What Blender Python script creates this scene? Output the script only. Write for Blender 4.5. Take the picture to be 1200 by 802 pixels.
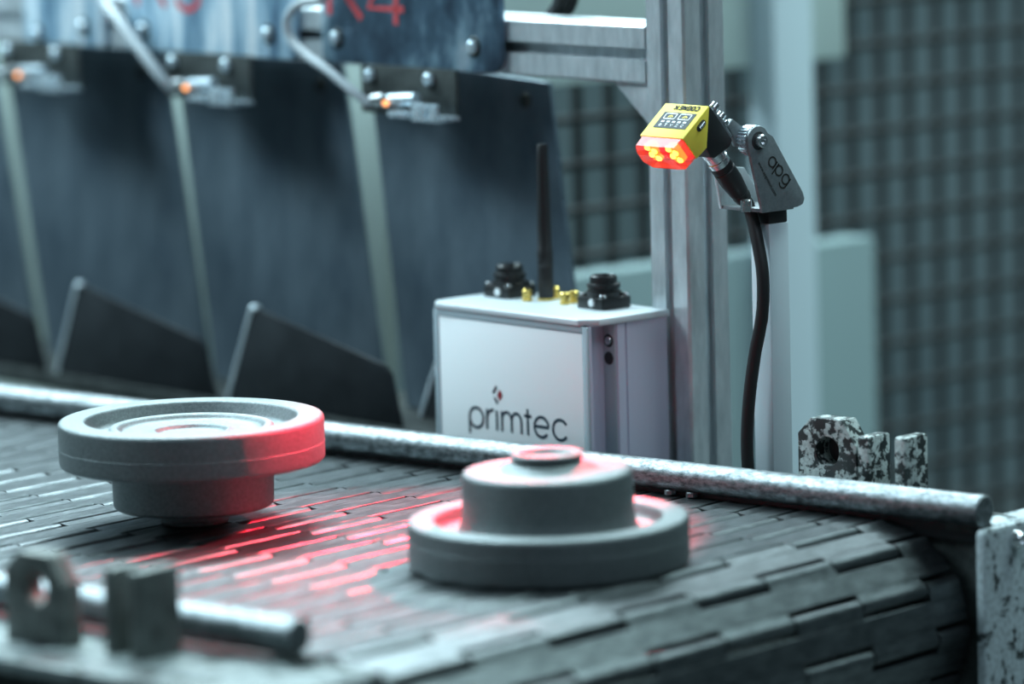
import bpy, bmesh, math, random
from mathutils import Vector, Matrix
random.seed(7)
for o in list(bpy.data.objects): bpy.data.objects.remove(o)
scene = bpy.context.scene
COL = scene.collection
S = 0.001                                   # everything below is written in millimetres
R_ = math.radians

# ------------------------------------------------------------------ camera
CAM = Vector((1828.048, -2322.368, 529.621))
CR = Vector((0.752670, 0.657845, -0.026960))
CU = Vector((-0.070810, 0.121592, 0.990051))
CF = Vector((-0.654579, 0.743273, -0.138101))
FPX = 5500.5
cd = bpy.data.cameras.new('camera'); cam = bpy.data.objects.new('camera', cd); COL.objects.link(cam)
cd.sensor_width = 36.0; cd.lens = FPX * 36 / 1200
cd.clip_start = 0.1; cd.clip_end = 100
m = Matrix((CR, CU, -CF)).transposed().to_4x4(); m.translation = CAM * S
cam.matrix_world = m
cd.dof.use_dof = True; cd.dof.focus_distance = 3.090; cd.dof.aperture_fstop = 2.9; cd.dof.aperture_blades = 9
scene.camera = cam

# ------------------------------------------------------------------ world, hall lamps and added fill lights
w = bpy.data.worlds.new('hall_air'); scene.world = w; w.use_nodes = True
bg = w.node_tree.nodes['Background']; bg.inputs[0].default_value = (0.40, 0.62, 0.70, 1); bg.inputs[1].default_value = 0.12

def lamp(name, loc, target, sx, sy, power, col):
    l = bpy.data.lights.new(name, 'AREA'); l.shape = 'RECTANGLE'; l.size = sx; l.size_y = sy
    l.energy = power; l.color = col
    o = bpy.data.objects.new(name, l); COL.objects.link(o); o.location = loc
    o.rotation_euler = (Vector(target) - Vector(loc)).to_track_quat('-Z', 'Y').to_euler()
    return o
lamp('hall_light_row', (-2.0, -0.7, 1.8), (-0.55, 0.0, 0.1), 1.8, 0.7, 92, (0.66, 0.90, 1.0))
lamp('hall_light_over', (-1.35, 0.60, 1.55), (-0.70, -0.15, 0.0), 1.5, 0.6, 76, (0.70, 0.93, 1.0))  # added fill without a visible source, brightens the left belt
lamp('hall_light_back', (-1.9, 2.3, 2.9), (-0.15, -0.15, 0.0), 3.0, 0.8, 82, (0.72, 0.94, 1.0))
lamp('hall_light_far', (0.45, 1.25, 2.3), (-0.7, 0.8, 0.1), 1.4, 0.8, 60, (0.66, 0.93, 0.95))  # unseen fill put in to brighten the pale cabinet
lamp('hall_light_rear', (-1.7, 2.6, 2.2), (-2.7, 3.8, 0.0), 2.0, 0.8, 27, (0.66, 0.92, 0.97))  # added fill that lifts the wall behind the fence wires
lamp('hall_light_front', (1.7, -0.7, 2.3), (0.0, -0.15, 0.0), 1.6, 0.6, 20, (0.66, 0.84, 1.0))  # extra unseen fill for the belt's end curve and end plate
vs = scene.view_settings
vs.view_transform = 'Standard'; vs.look = 'None'; vs.gamma = 1.0; vs.exposure = 0.0; vs.use_curve_mapping = False

# ------------------------------------------------------------------ pixel -> direction helpers (frame 1200 x 802)
D8 = R_(8)
X2 = Vector((math.cos(D8), -math.sin(D8), 0)); Y2 = Vector((math.sin(D8), math.cos(D8), 0)); Z2 = Vector((0, 0, 1))
def ray(x, y): return CR * (x - 600) - CU * (y - 401) + CF * FPX
def on_plane(x, y, n, c):
    d = ray(x, y); return CAM + d * ((c - CAM.dot(n)) / d.dot(n))
def at_scale(x, y, s): return CAM + ray(x, y) / s
def fr(p): return Vector((p.dot(X2), p.dot(Y2), p.z))         # world -> machine frame (turned 8 degrees)
def fyp(x, y, c): return fr(on_plane(x, y, Y2, c))
def fxp(x, y, c): return fr(on_plane(x, y, X2, c))
def wr(v): return X2 * v[0] + Y2 * v[1] + Z2 * v[2]

# ------------------------------------------------------------------ materials
MATS = {}
def nodes(name):
    mt = bpy.data.materials.new(name); mt.use_nodes = True
    nt = mt.node_tree; return mt, nt, nt.nodes['Principled BSDF']
def N(nt, t, **kw):
    n = nt.nodes.new(t)
    for k, v in kw.items():
        if k in n.inputs.keys() and not hasattr(n, k): n.inputs[k].default_value = v
        elif hasattr(n, k): setattr(n, k, v)
        else: n.inputs[k].default_value = v
    return n
def coords(nt, scale=(1, 1, 1)):
    tc = nt.nodes.new('ShaderNodeTexCoord'); mp = nt.nodes.new('ShaderNodeMapping')
    mp.inputs['Scale'].default_value = scale
    nt.links.new(tc.outputs['Object'], mp.inputs['Vector']); return mp.outputs['Vector']
def noise(nt, vec, scale, detail=4, rough=.6):
    n = nt.nodes.new('ShaderNodeTexNoise'); n.inputs['Scale'].default_value = scale
    n.inputs['Detail'].default_value = detail; n.inputs['Roughness'].default_value = rough
    nt.links.new(vec, n.inputs['Vector']); return n.outputs['Fac']
def ramp(nt, fac, stops):
    r = nt.nodes.new('ShaderNodeValToRGB'); e = r.color_ramp.elements
    while len(e) < len(stops): e.new(.5)
    for i, (p, c) in enumerate(stops):
        e[i].position = p; e[i].color = (c[0], c[1], c[2], 1) if not isinstance(c, (int, float)) else (c, c, c, 1)
    nt.links.new(fac, r.inputs['Fac']); return r.outputs['Color']
def bump(nt, b, fac, strength, dist=.001):
    n = nt.nodes.new('ShaderNodeBump'); n.inputs['Strength'].default_value = strength; n.inputs['Distance'].default_value = dist
    nt.links.new(fac, n.inputs['Height']); nt.links.new(n.outputs['Normal'], b.inputs['Normal'])
def metal(name, c0, c1, rough=(.3, .5), metallic=1., scale=(1, 1, 1), ns=120, bs=.15, bscale=None, pos=(.35, .65)):
    mt, nt, b = nodes(name); v = coords(nt, scale); f = noise(nt, v, ns, 6, .65)
    nt.links.new(ramp(nt, f, [(pos[0], c0), (pos[1], c1)]), b.inputs['Base Color'])
    f2 = noise(nt, v, ns * 2.3, 4)
    nt.links.new(ramp(nt, f2, [(.3, rough[0]), (.7, rough[1])]), b.inputs['Roughness'])
    b.inputs['Metallic'].default_value = metallic
    if bs: bump(nt, b, noise(nt, v, bscale or ns * 4, 5), bs)
    MATS[name] = mt; return mt
def plain(name, c, rough=.5, metallic=0., emit=None, es=0., coat=0):
    mt, nt, b = nodes(name); b.inputs['Base Color'].default_value = (*c, 1)
    b.inputs['Roughness'].default_value = rough; b.inputs['Metallic'].default_value = metallic
    if emit: b.inputs['Emission Color'].default_value = (*emit, 1); b.inputs['Emission Strength'].default_value = es
    MATS[name] = mt; return mt
def chipped(name, paint, steel, lo, hi, ns, rough=.5):
    mt, nt, b = nodes(name); v = coords(nt); f = noise(nt, v, ns, 8, .7)
    mk = ramp(nt, f, [(lo, 0.), (hi, 1.)])
    mx = nt.nodes.new('ShaderNodeMix'); mx.data_type = 'RGBA'
    nt.links.new(mk, mx.inputs['Factor']); mx.inputs['A'].default_value = (*steel, 1)
    dirt = ramp(nt, noise(nt, v, ns * 3, 5), [(.3, tuple(c * .6 for c in paint)), (.6, paint)])
    nt.links.new(dirt, mx.inputs['B']); nt.links.new(mx.outputs['Result'], b.inputs['Base Color'])
    inv = nt.nodes.new('ShaderNodeMath'); inv.operation = 'SUBTRACT'; inv.inputs[0].default_value = .8
    nt.links.new(mk, inv.inputs[1]); nt.links.new(inv.outputs[0], b.inputs['Metallic'])
    b.inputs['Roughness'].default_value = rough; bump(nt, b, mk, .5, .0006)
    MATS[name] = mt; return mt

metal('belt_steel', (.07, .08, .084), (.14, .155, .162), (.30, .44), .88, (1, .35, 1), 160, .22, 900)
metal('forged_steel', (.14, .165, .17), (.22, .245, .25), (.40, .52), .75, (1, 1, 1), 500, .5, 1500)
metal('bar_steel', (.09, .105, .11), (.34, .37, .385), (.36, .56), 1., (.5, 1, 1), 330, .22, 1600)
metal('aluminium', (.52, .57, .60), (.74, .79, .82), (.36, .5), .6, (1, 1, .25), 110, .12, 700)
metal('chute_steel', (.075, .11, .145), (.16, .21, .25), (.42, .6), .5, (1, 1, .5), 16, .06, 90)
metal('flap_steel', (.016, .020, .024), (.03, .036, .042), (.5, .65), .4, (1, 1, 1), 25, .06, 120)
metal('flap_edge', (.6, .7, .75), (.8, .88, .92), (.3, .5), .3, (1, 1, 1), 120, .1)
metal('dark_frame', (.030, .036, .036), (.075, .085, .082), (.5, .7), .6, (1, 1, 1), 60, .3, 300)
metal('worn_steel', (.09, .10, .095), (.19, .21, .20), (.45, .65), .5, (1, 1, 1), 70, .3, 300)
metal('sensor_metal', (.50, .62, .70), (.78, .88, .94), (.2, .35), .55, (1, 1, 1), 120, .08)
metal('bracket_grey', (.20, .225, .24), (.26, .29, .305), (.42, .5), .45, (1, 1, 1), 300, .15, 1500)
metal('bright_steel', (.62, .64, .65), (.8, .82, .83), (.18, .3), 1., (1, 1, 1), 200, .1)
metal('gold', (.75, .52, .12), (.85, .62, .2), (.22, .3), 1., (1, 1, 1), 200, .05)
chipped('chipped_paint', (.55, .61, .59), (.06, .07, .07), .49, .525, 130, .42)
chipped('worn_paint', (.26, .31, .31), (.05, .06, .06), .42, .50, 40, .6)
chipped('scuffed_paint', (.52, .60, .62), (.07, .08, .08), .41, .455, 95, .42)
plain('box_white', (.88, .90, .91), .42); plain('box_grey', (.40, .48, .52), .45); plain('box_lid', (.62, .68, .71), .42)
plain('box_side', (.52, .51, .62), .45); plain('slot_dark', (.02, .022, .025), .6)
plain('black_plastic', (.012, .013, .014), .38); plain('rubber', (.01, .01, .011), .5)
plain('ink', (.012, .03, .05), .6); plain('logo_red', (.30, .02, .03), .6)
plain('yellow', (.86, .68, .07), .62); plain('yellow_dark', (.50, .42, .04), .4)
plain('label_grey', (.035, .045, .055), .75); plain('print_white', (.75, .78, .78), .6); plain('print_black', (.01, .01, .008), .85)
plain('cable_grey', (.42, .47, .50), .5); plain('red_paint', (.62, .07, .08), .6)
plain('led_orange', (.6, .2, .05), .4, 0, (1, .38, .12), 2.6); plain('led_bar', (.6, .2, .05), .4, 0, (1, .62, .10), 14)
plain('led_board', (.8, .3, .1), .4, 0, (1, .32, .03), 4.0); plain('lens_red', (.45, .0, .01), .15, 0, (1, .02, .02), 1.3)
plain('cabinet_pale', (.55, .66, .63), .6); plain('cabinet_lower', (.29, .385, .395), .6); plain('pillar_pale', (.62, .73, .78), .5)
plain('fence_wire', (.012, .014, .015), .6); plain('post_pale', (.58, .66, .70), .45)
plain('board_pale', (.36, .42, .38), .6)

mt, nt, b = nodes('red_window')      # clear red plastic
out = [n for n in nt.nodes if n.type == 'OUTPUT_MATERIAL'][0]
tr = nt.nodes.new('ShaderNodeBsdfTransparent'); tr.inputs[0].default_value = (1, .38, .26, 1)
b.inputs['Base Color'].default_value = (.9, .28, .30, 1); b.inputs['Roughness'].default_value = .14
b.inputs['Emission Color'].default_value = (1, .03, .03, 1); b.inputs['Emission Strength'].default_value = .22
mx = nt.nodes.new('ShaderNodeMixShader'); mx.inputs[0].default_value = .32
nt.links.new(tr.outputs[0], mx.inputs[1]); nt.links.new(b.outputs[0], mx.inputs[2]); nt.links.new(mx.outputs[0], out.inputs[0])
MATS['red_window'] = mt

mt, nt, b = nodes('plate_steel')     # blued steel, whitish streaks are reflections painted into the colour
v = coords(nt, (1, 1, .16)); f = noise(nt, v, 60, 5, .62)
nt.links.new(ramp(nt, f, [(.34, (.11, .20, .30)), (.46, (.24, .40, .53)), (.55, (.52, .70, .82)), (.64, (.88, .95, 1.0))]), b.inputs['Base Color'])
b.inputs['Metallic'].default_value = .1; b.inputs['Roughness'].default_value = .4; MATS['plate_steel'] = mt
mt, nt, b = nodes('plate_steel_dark')
v = coords(nt, (1, 1, .6)); f = noise(nt, v, 26, 6, .6)
nt.links.new(ramp(nt, f, [(.38, (.04, .065, .10)), (.52, (.10, .17, .24)), (.62, (.28, .42, .52)), (.74, (.6, .7, .76))]), b.inputs['Base Color'])
b.inputs['Metallic'].default_value = .55; b.inputs['Roughness'].default_value = .42; MATS['plate_steel_dark'] = mt
mt, nt, b = nodes('hall_wall')
v = coords(nt); f = noise(nt, v, 1.3, 3)
nt.links.new(ramp(nt, f, [(.35, (.13, .175, .19)), (.65, (.21, .265, .28))]), b.inputs['Base Color']); b.inputs['Roughness'].default_value = .7
MATS['hall_wall'] = mt
mt, nt, b = nodes('concrete')
v = coords(nt); f = noise(nt, v, 5, 6)
nt.links.new(ramp(nt, f, [(.3, (.10, .12, .12)), (.7, (.2, .22, .22))]), b.inputs['Base Color']); b.inputs['Roughness'].default_value = .6
MATS['concrete'] = mt

# ------------------------------------------------------------------ mesh builder
ORG = {}
class MB:
    def __init__(s): s.v = []; s.f = []
    def add(s, vs, fs):
        o = len(s.v); s.v += [tuple(p) for p in vs]; s.f += [tuple(i + o for i in q) for q in fs]; return s
    def box(s, x0, x1, y0, y1, z0, z1):
        return s.add([(x0,y0,z0),(x1,y0,z0),(x1,y1,z0),(x0,y1,z0),(x0,y0,z1),(x1,y0,z1),(x1,y1,z1),(x0,y1,z1)],
                     [(0,3,2,1),(4,5,6,7),(0,1,5,4),(1,2,6,5),(2,3,7,6),(3,0,4,7)])
    def prism(s, poly, a, b, fn):
        """poly: 2D points, counter-clockwise as fn sees them; fn(u, v, w) -> 3D"""
        n = len(poly)
        return s.add([fn(u, v, a) for u, v in poly] + [fn(u, v, b) for u, v in poly],
                     [tuple(range(n - 1, -1, -1)), tuple(range(n, 2 * n))] + [(i, (i + 1) % n, n + (i + 1) % n, n + i) for i in range(n)])
    def lathe(s, prof, n=48, o=(0, 0, 0), ax=None):
        """profile of (radius, height) pairs turned about an axis"""
        o = Vector(o); A = Vector(ax).normalized() if ax is not None else Vector((0, 0, 1))
        B = A.orthogonal().normalized() if ax is not None else Vector((1, 0, 0)); Cc = A.cross(B)
        vs, fs, rows = [], [], []
        for r, h in prof:
            if r < 1e-6: rows.append([len(vs)]); vs.append(o + A * h)
            else:
                rows.append(list(range(len(vs), len(vs) + n)))
                vs += [o + A * h + (B * math.cos(t) + Cc * math.sin(t)) * r for t in [2 * math.pi * i / n for i in range(n)]]
        for a, b in zip(rows, rows[1:]):
            for i in range(n):
                j = (i + 1) % n
                if len(a) == 1 and len(b) == 1: continue
                if len(a) == 1: fs.append((a[0], b[j], b[i]))
                elif len(b) == 1: fs.append((a[i], a[j], b[0]))
                else: fs.append((a[i], a[j], b[j], b[i]))
        return s.add(vs, [q[::-1] for q in fs])
    def cyl(s, p0, p1, r, n=20, c=.0, r2=None):
        p0, p1 = Vector(p0), Vector(p1); L = (p1 - p0).length; r2 = r if r2 is None else r2
        pr = [(0, 0), (r - c, 0), (r, c), (r2, L - c), (r2 - c, L), (0, L)] if c else [(0, 0), (r, 0), (r2, L), (0, L)]
        return s.lathe(pr, n, p0, p1 - p0)
    def tube(s, pts, r, n=10, sub=6):
        P = [Vector(p) for p in pts]
        if sub > 1 and len(P) > 2:
            Q = []; E = [P[0] * 2 - P[1]] + P + [P[-1] * 2 - P[-2]]
            for i in range(1, len(E) - 2):
                a, b, c, d = E[i - 1:i + 3]
                for k in range(sub):
                    t = k / sub
                    Q.append(.5 * ((2 * b) + (c - a) * t + (2 * a - 5 * b + 4 * c - d) * t * t + (3 * b - a - 3 * c + d) * t ** 3))
            P = Q + [P[-1]]
        vs, fs = [], []; up = Vector((0.31, 0.2, 0.93))
        for i, p in enumerate(P):
            T = (P[min(i + 1, len(P) - 1)] - P[max(i - 1, 0)]).normalized()
            B = T.cross(up).normalized(); Cc = B.cross(T)
            vs += [p + (B * math.cos(t) + Cc * math.sin(t)) * r for t in [2 * math.pi * k / n for k in range(n)]]
        for i in range(len(P) - 1):
            for k in range(n):
                fs.append((i * n + k, i * n + (k + 1) % n, (i + 1) * n + (k + 1) % n, (i + 1) * n + k))
        fs.append(tuple(range(n))[::-1]); fs.append(tuple(range((len(P) - 1) * n, len(P) * n)))
        return s.add(vs, fs)
    def ribbon(s, pts, wd, fn, h=.25, closed=False):
        """flat stroke of width wd through 2D points, a hair proud of the surface"""
        P = [Vector((p[0], p[1])) for p in pts]; n = len(P); Lf, Rt = [], []
        for i in range(n):
            a = P[(i - 1) % n] if closed or i else P[i]; c = P[(i + 1) % n] if closed or i < n - 1 else P[i]
            t = (c - a).normalized(); nn = Vector((-t.y, t.x)) * wd / 2
            Lf.append(P[i] + nn); Rt.append(P[i] - nn)
        vs = [fn(p.x, p.y, h) for p in Lf] + [fn(p.x, p.y, h) for p in Rt]
        k = n if closed else n - 1
        return s.add(vs, [(i, n + i, n + (i + 1) % n, (i + 1) % n) for i in range(k)])
    def build(s, name, mat, parent=None, bevel=0, seg=2, org=None, smooth=35, merge=True):
        off = Vector(ORG.get(parent.name, (0, 0, 0))) if parent is not None and org is None else Vector(org or (0, 0, 0))
        me = bpy.data.meshes.new(name)
        me.from_pydata([tuple((Vector(p) - off) * S) for p in s.v], [], s.f)
        bm = bmesh.new(); bm.from_mesh(me)
        if merge: bmesh.ops.remove_doubles(bm, verts=bm.verts, dist=1e-6)
        bmesh.ops.recalc_face_normals(bm, faces=bm.faces)
        if bevel:
            es = [e for e in bm.edges if len(e.link_faces) == 2 and e.calc_face_angle(0) > R_(28)]
            bmesh.ops.bevel(bm, geom=es, offset=bevel * S, segments=seg, profile=.5, affect='EDGES', clamp_overlap=True)
        bm.to_mesh(me); bm.free()
        for p in me.polygons: p.use_smooth = True
        me.set_sharp_from_angle(angle=R_(smooth))
        me.materials.append(MATS[mat])
        o = bpy.data.objects.new(name, me); COL.objects.link(o)
        if parent is not None:
            o.parent = parent
            ORG[o.name] = tuple(off)
        else: o.location = off * S
        return o
def tag(o, label=None, cat=None, group=None, kind=None):
    for k, v in (('label', label), ('category', cat), ('group', group), ('kind', kind)):
        if v: o[k] = v
    return o
def thing(name, label, cat, base=(0, 0, 0), rot=(0, 0, 0), group=None, loc=None):
    """Empty at the base; parts are written in the same coordinates as base"""
    o = bpy.data.objects.new(name, None); COL.objects.link(o); o.empty_display_size = .02
    ORG[o.name] = tuple(base); o.location = (Vector(base) if loc is None else Vector(loc)) * S; o.rotation_euler = rot
    return tag(o, label, cat, group)
def fthing(name, label, cat, base, group=None):               # a thing written in machine-frame coordinates
    return thing(name, label, cat, base, (0, 0, -D8), group, wr(base))
def plabel(o, label): o['label'] = label; return o
XYZ = lambda u, v, w_: (u, v, w_)
def arc(cx, cy, r, a0, a1, n=10): return [(cx + r * math.cos(R_(a0 + (a1 - a0) * i / n)), cy + r * math.sin(R_(a0 + (a1 - a0) * i / n))) for i in range(n + 1)]
def rrect(x0, x1, y0, y1, r, n=4):
    if not isinstance(r, (tuple, list)): r = (r,) * 4         # corners: lower-left, lower-right, upper-right, upper-left
    p = []
    for (cx, cy, a, q) in ((x0 + r[0], y0 + r[0], 180, r[0]), (x1 - r[1], y0 + r[1], 270, r[1]), (x1 - r[2], y1 - r[2], 0, r[2]), (x0 + r[3], y1 - r[3], 90, r[3])):
        p += arc(cx, cy, q, a, a + 90, n) if q > 0 else [(cx, cy)]
    return p

# ================================================================== the setting
def fstruct(name, mb, mat):
    o = mb.build(name, mat); o.rotation_euler = (0, 0, -D8); return tag(o, kind='structure')
FLOOR = -900
fstruct('floor', MB().box(-4200, 2600, -2200, 3900, FLOOR - 60, FLOOR), 'concrete')
fstruct('wall_back', MB().box(-4300, 2600, 3900, 4000, FLOOR - 60, 2400), 'hall_wall')
fstruct('wall_left', MB().box(-4300, -4200, -2200, 3900, FLOOR - 60, 2400), 'hall_wall')

# ================================================================== conveyor
BELT_Y0, BELT_Y1, COLW, PITCH = -478.0, 34.0, 67.0, 31.5
PIN_R, PIN_Z, XC = 5.0, -4.3, 65.0
def slat_mesh():
    mb = MB(); ynm = BELT_Y1; ys = [34.0, 0.0]
    while ys[-1] - COLW > BELT_Y0 + 8: ys.append(ys[-1] - COLW)
    ys.append(BELT_Y0)
    top = -PIN_Z; T = 3.4; c = .5; CA, CB = 7.4, 24.1
    side = lambda u, v, w_: (u, w_, v)
    body = [(CA, top - T), (CB, top - T), (CB, top - c), (CB - c, top), (CA + c, top), (CA, top - c)]
    mb.prism(body, BELT_Y0, BELT_Y1, side)
    for k in range(len(ys) - 1):
        yb, ya = ys[k], ys[k + 1]; g = .9
        if k % 2 == 1:      # finger rolled round the leading pin
            cx = PITCH; pts = [(CB - .1, top - T), (CB - .1, top)] + [(cx - 3.6, top + .05)] + arc(cx, 0, PIN_R, 100, -150, 12)
        else:               # finger rolled round the trailing pin
            cx = 0.0; pts = [(CA + .1, top), (CA + .1, top - T)] + arc(cx, 0, PIN_R, 330, 80, 12) + [(3.6, top + .05)]
        mb.prism(pts, ya + g, yb - g, side)
    return mb.build('slat', 'belt_steel', smooth=40)
belt = frame = thing('conveyor', 'worn steel hinge-plate conveyor with interlocking slats between round guide bars', 'conveyor', (0, 0, FLOOR))
first = slat_mesh()
RAD = PITCH / (2 * math.sin(R_(15)))
pins = [Vector((XC - PITCH * k, 0, PIN_Z)) for k in range(36, 0, -1)]
pins += [Vector((XC + RAD * math.sin(R_(30 * k)), 0, PIN_Z - RAD + RAD * math.cos(R_(30 * k)))) for k in range(7)]
pins += [Vector((XC - PITCH * k, 0, PIN_Z - 2 * RAD)) for k in range(1, 36)]
for i in range(len(pins) - 1):
    o = first if i == 0 else first.copy()
    if i: COL.objects.link(o)
    o.parent = belt
    d = (pins[i + 1] - pins[i]).normalized()
    o.location = (pins[i] - Vector((0, 0, FLOOR))) * S; o.rotation_euler = (0, -math.atan2(d.z, d.x), 0)

FY = 40.0        # inner face of the far side plate
BZ = 13.0
def guide_bar(y, x0, x1):
    return MB().cyl((x0, y, BZ), (x1, y, BZ), 10, 40, .9).build('guide_bar', 'bar_steel', frame)
plabel(guide_bar(34, -1120, 142), 'round polished steel guide bar beyond the belt')
plabel(guide_bar(-490, -1120, 52), 'round steel guide bar on the near side of the belt')
MB().box(-1120, 138, FY, FY + 8, -150, -8).build('side_plate', 'dark_frame', frame, 1)
MB().box(-1120, 138, FY + 8, FY + 30, -16, -8).build('top_flange', 'dark_frame', frame, 1)
MB().box(-420, 138, FY + 30, FY + 92, -16, -8).build('top_flange', 'dark_frame', frame, 1)
MB().box(-1120, 110, -492, -484, -150, -1).build('side_plate', 'dark_frame', frame, 1)
MB().box(-1120, 110, -580, -492, -9, -1).build('top_flange', 'worn_paint', frame, 1)
MB().box(-1120, 60, -470, 28, -82, -70).build('belt_bed', 'dark_frame', frame, 1)
MB().cyl((XC, -560, PIN_Z - RAD), (XC, 120, PIN_Z - RAD), 18, 24, 1).build('drive_shaft', 'bar_steel', frame)
MB().box(-1120, 138, 36, 47, -8, 3.2).build('wear_strip', 'slot_dark', frame, .6)  # black strip added as the bar's shadow over the gap
# small welded lugs that carry the bars
for (x, y) in ((112, 31.5), (-420, 36), (-820, 36)):
    MB().prism(rrect(x, x + 28, -2, 6, (0, 0, 3, 3)), y + 2, y + 12, lambda u, v, q: (u, q, v)).build('bar_lug', 'dark_frame', frame, .8)
for x in (-108, -90):
    MB().cyl((x, 30, 0.6), (x, 30, 4.4), 4.2, 8, .6).build('weld_nut', 'bar_steel', frame)
MB().box(40, 68, -500, -492, -3, 4).build('bar_lug', 'dark_frame', frame, .8)
# upright end plate at the far side
ep = MB().prism(rrect(26, 150, -330, 2, (0, 0, 3, 4)), 140, 147, lambda u, v, q: (q, u, v)).build('end_plate', 'scuffed_paint', frame, 1.2)
plabel(ep, 'grey scuffed upright end plate with socket bolt')
e = MB().lathe([(0, 4.6), (2.6, 4.6), (2.6, 6.4), (4.2, 6.6), (5.6, 4.6), (6.2, 1.5), (6.2, 0)], 24, (147, 58, -8), (1, 0, 0)).build('bolt', 'bright_steel', ep)
MB().box(120, 139.5, FY + 8, 150, -9, 2).build('end_cleat', 'scuffed_paint', frame, 1)
# near end plate (mirrors the far one)
MB().prism(rrect(-600, -512, -330, -6, (0, 0, 3, 4)), 112, 119, lambda u, v, q: (q, u, v)).build('end_plate', 'scuffed_paint', frame, 1.2)
for yy in (-562, -540):
    MB().lathe([(0, 4.6), (2.6, 4.6), (2.6, 6.4), (4.2, 6.6), (5.6, 4.6), (6.2, 1.5), (6.2, 0)], 24, (119, yy, -8), (1, 0, 0)).build('bolt', 'bright_steel', frame)
# bearing brackets: a holed plate and two lugs
def bracket(x, y, z0, H, hx, hz, mat, sgn):
    br_mat = mat; Wd = 47.0; c = 11.0; n = 32
    outer = [(x, z0), (x + Wd, z0), (x + Wd, z0 + H - c * 1.5), (x + Wd - c, z0 + H), (x + c, z0 + H), (x, z0 + H - c)]
    # holed plate: ring of quads between hole and outline sampled by angle
    def ray_out(a):
        dx, dz = math.cos(a), math.sin(a); best = 1e9
        for i in range(len(outer)):
            (x1, z1), (x2, z2) = outer[i], outer[(i + 1) % len(outer)]
            ex, ez = x2 - x1, z2 - z1; den = dx * ez - dz * ex
            if abs(den) < 1e-9: continue
            t = ((x1 - hx) * ez - (z1 - hz) * ex) / den; u_ = ((x1 - hx) * dz - (z1 - hz) * dx) / den
            if t > 0 and -1e-6 <= u_ <= 1 + 1e-6: best = min(best, t)
        return (hx + dx * best, hz + dz * best)
    angs = sorted([2 * math.pi * i / n for i in range(n)] + [math.atan2(p[1] - hz, p[0] - hx) % (2 * math.pi) for p in outer])
    O_ = [ray_out(a) for a in angs]; I_ = [(hx + 9.8 * math.cos(a), hz + 9.8 * math.sin(a)) for a in angs]; n = len(angs)
    y0, y1 = (y, y + 15)
    vs = [(p[0], y0, p[1]) for p in O_] + [(p[0], y0, p[1]) for p in I_] + [(p[0], y1, p[1]) for p in O_] + [(p[0], y1, p[1]) for p in I_]
    fs = []
    for i in range(n):
        j = (i + 1) % n
        fs += [(i, j, n + j, n + i), (2 * n + i, 3 * n + i, 3 * n + j, 2 * n + j), (i, 2 * n + i, 2 * n + j, j), (n + i, n + j, 3 * n + j, 3 * n + i)]
    p = MB().add(vs, fs).build('bearing_plate', br_mat, frame, .7, 2)
    plabel(p, 'chipped steel plate with a round bearing hole and cut corners')
    return p
FB = 72.0
bracket(-34, FB, -8, 61.5, -10.2, 32.2, 'chipped_paint', 1)
MB().cyl((-10.2, FB + 15.5, 32.2), (-10.2, FB + 18, 32.2), 12, 24).build('bearing_cap', 'slot_dark', frame)
def lug(x0, x1, y0, y1, z1, mat, z0=-8):
    pr = rrect(y0, y1, z0, z1, (0, 0, 2.5, 2.5))
    return MB().prism(pr, x0, x1, lambda u, v, q: (q, u, v)).build('bracket_lug', mat, frame, 1.4, 2)
lug(14.2, 23.2, FB, FB + 24, 44.5, 'chipped_paint'); lug(44.5, 53.5, FB - 1, FB + 24, 46.5, 'chipped_paint')
NB = -528.0
bracket(-132, NB - 12, -1, 52, -107, 31, 'worn_steel', -1)
lug(-56, -48, NB - 8, NB + 16, 48, 'worn_steel', -1); lug(-29, -20, NB - 14, NB + 18, 50, 'worn_steel', -1)
for lx in (-1000, -60):
    for ly in ((FY + 10, FY + 70), (-570, -510)):
        MB().box(lx, lx + 60, ly[0], ly[1], FLOOR, -9).build('leg', 'dark_frame', frame, 2)

# ================================================================== the two forged parts on the belt
RF, TF, RH, HH, HN, RN = 85.8, 29.6, 52.5, 28.9, 10.4, 22.4
def fillet(prof, rads, n=5):
    out = []
    for i, p in enumerate(prof):
        r = rads.get(i, 0)
        if not r or i in (0, len(prof) - 1): out.append(p); continue
        P = Vector(p); A = Vector(prof[i - 1]); B = Vector(prof[i + 1])
        da, db = (A - P), (B - P); k = min(r, da.length * .48, db.length * .48)
        a, b2 = P + da.normalized() * k, P + db.normalized() * k
        for j in range(n + 1):
            t = j / n; q = a * (1 - t) ** 2 + P * 2 * t * (1 - t) + b2 * t * t; out.append((q.x, q.y))
    return out
prof = [(0, 11), (21, 11), (23.5, 7.5), (28, 9.2), (45, 8.6), (47.5, 5.2), (52.5, 5.2), (55.5, 10.5), (64.5, 10.5), (68.5, 0), (RF, 0), (RF, 16.6), (RF, 17), (RF + .22, 17.3), (RF, 17.6), (RF, 18), (RF, TF),
        (69.5, TF), (66.5, TF - 9), (55, TF - 9), (RH, TF + 2), (RH - .6, TF + HH), (31, TF + HH), (25, TF + HH + 4), (20.6, TF + HH + 5), (21.2, TF + HH + 7), (RN, TF + HH + 8), (RN - .6, TF + HH + HN), (17, TF + HH + HN), (14, TF + HH + HN - 4), (0, TF + HH + HN - 4)]
rads = {1: 1.5, 2: 2, 3: 3, 4: 2, 5: 2, 6: 2, 7: 3, 8: 3, 9: 2, 10: 3.4, 16: 3.6, 17: 2.5, 18: 3, 19: 3, 20: 4, 21: 4.2, 22: 6, 23: 3, 27: 1.5, 28: 1.5, 29: 2}
pf = fillet(prof, rads, 5)
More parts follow.
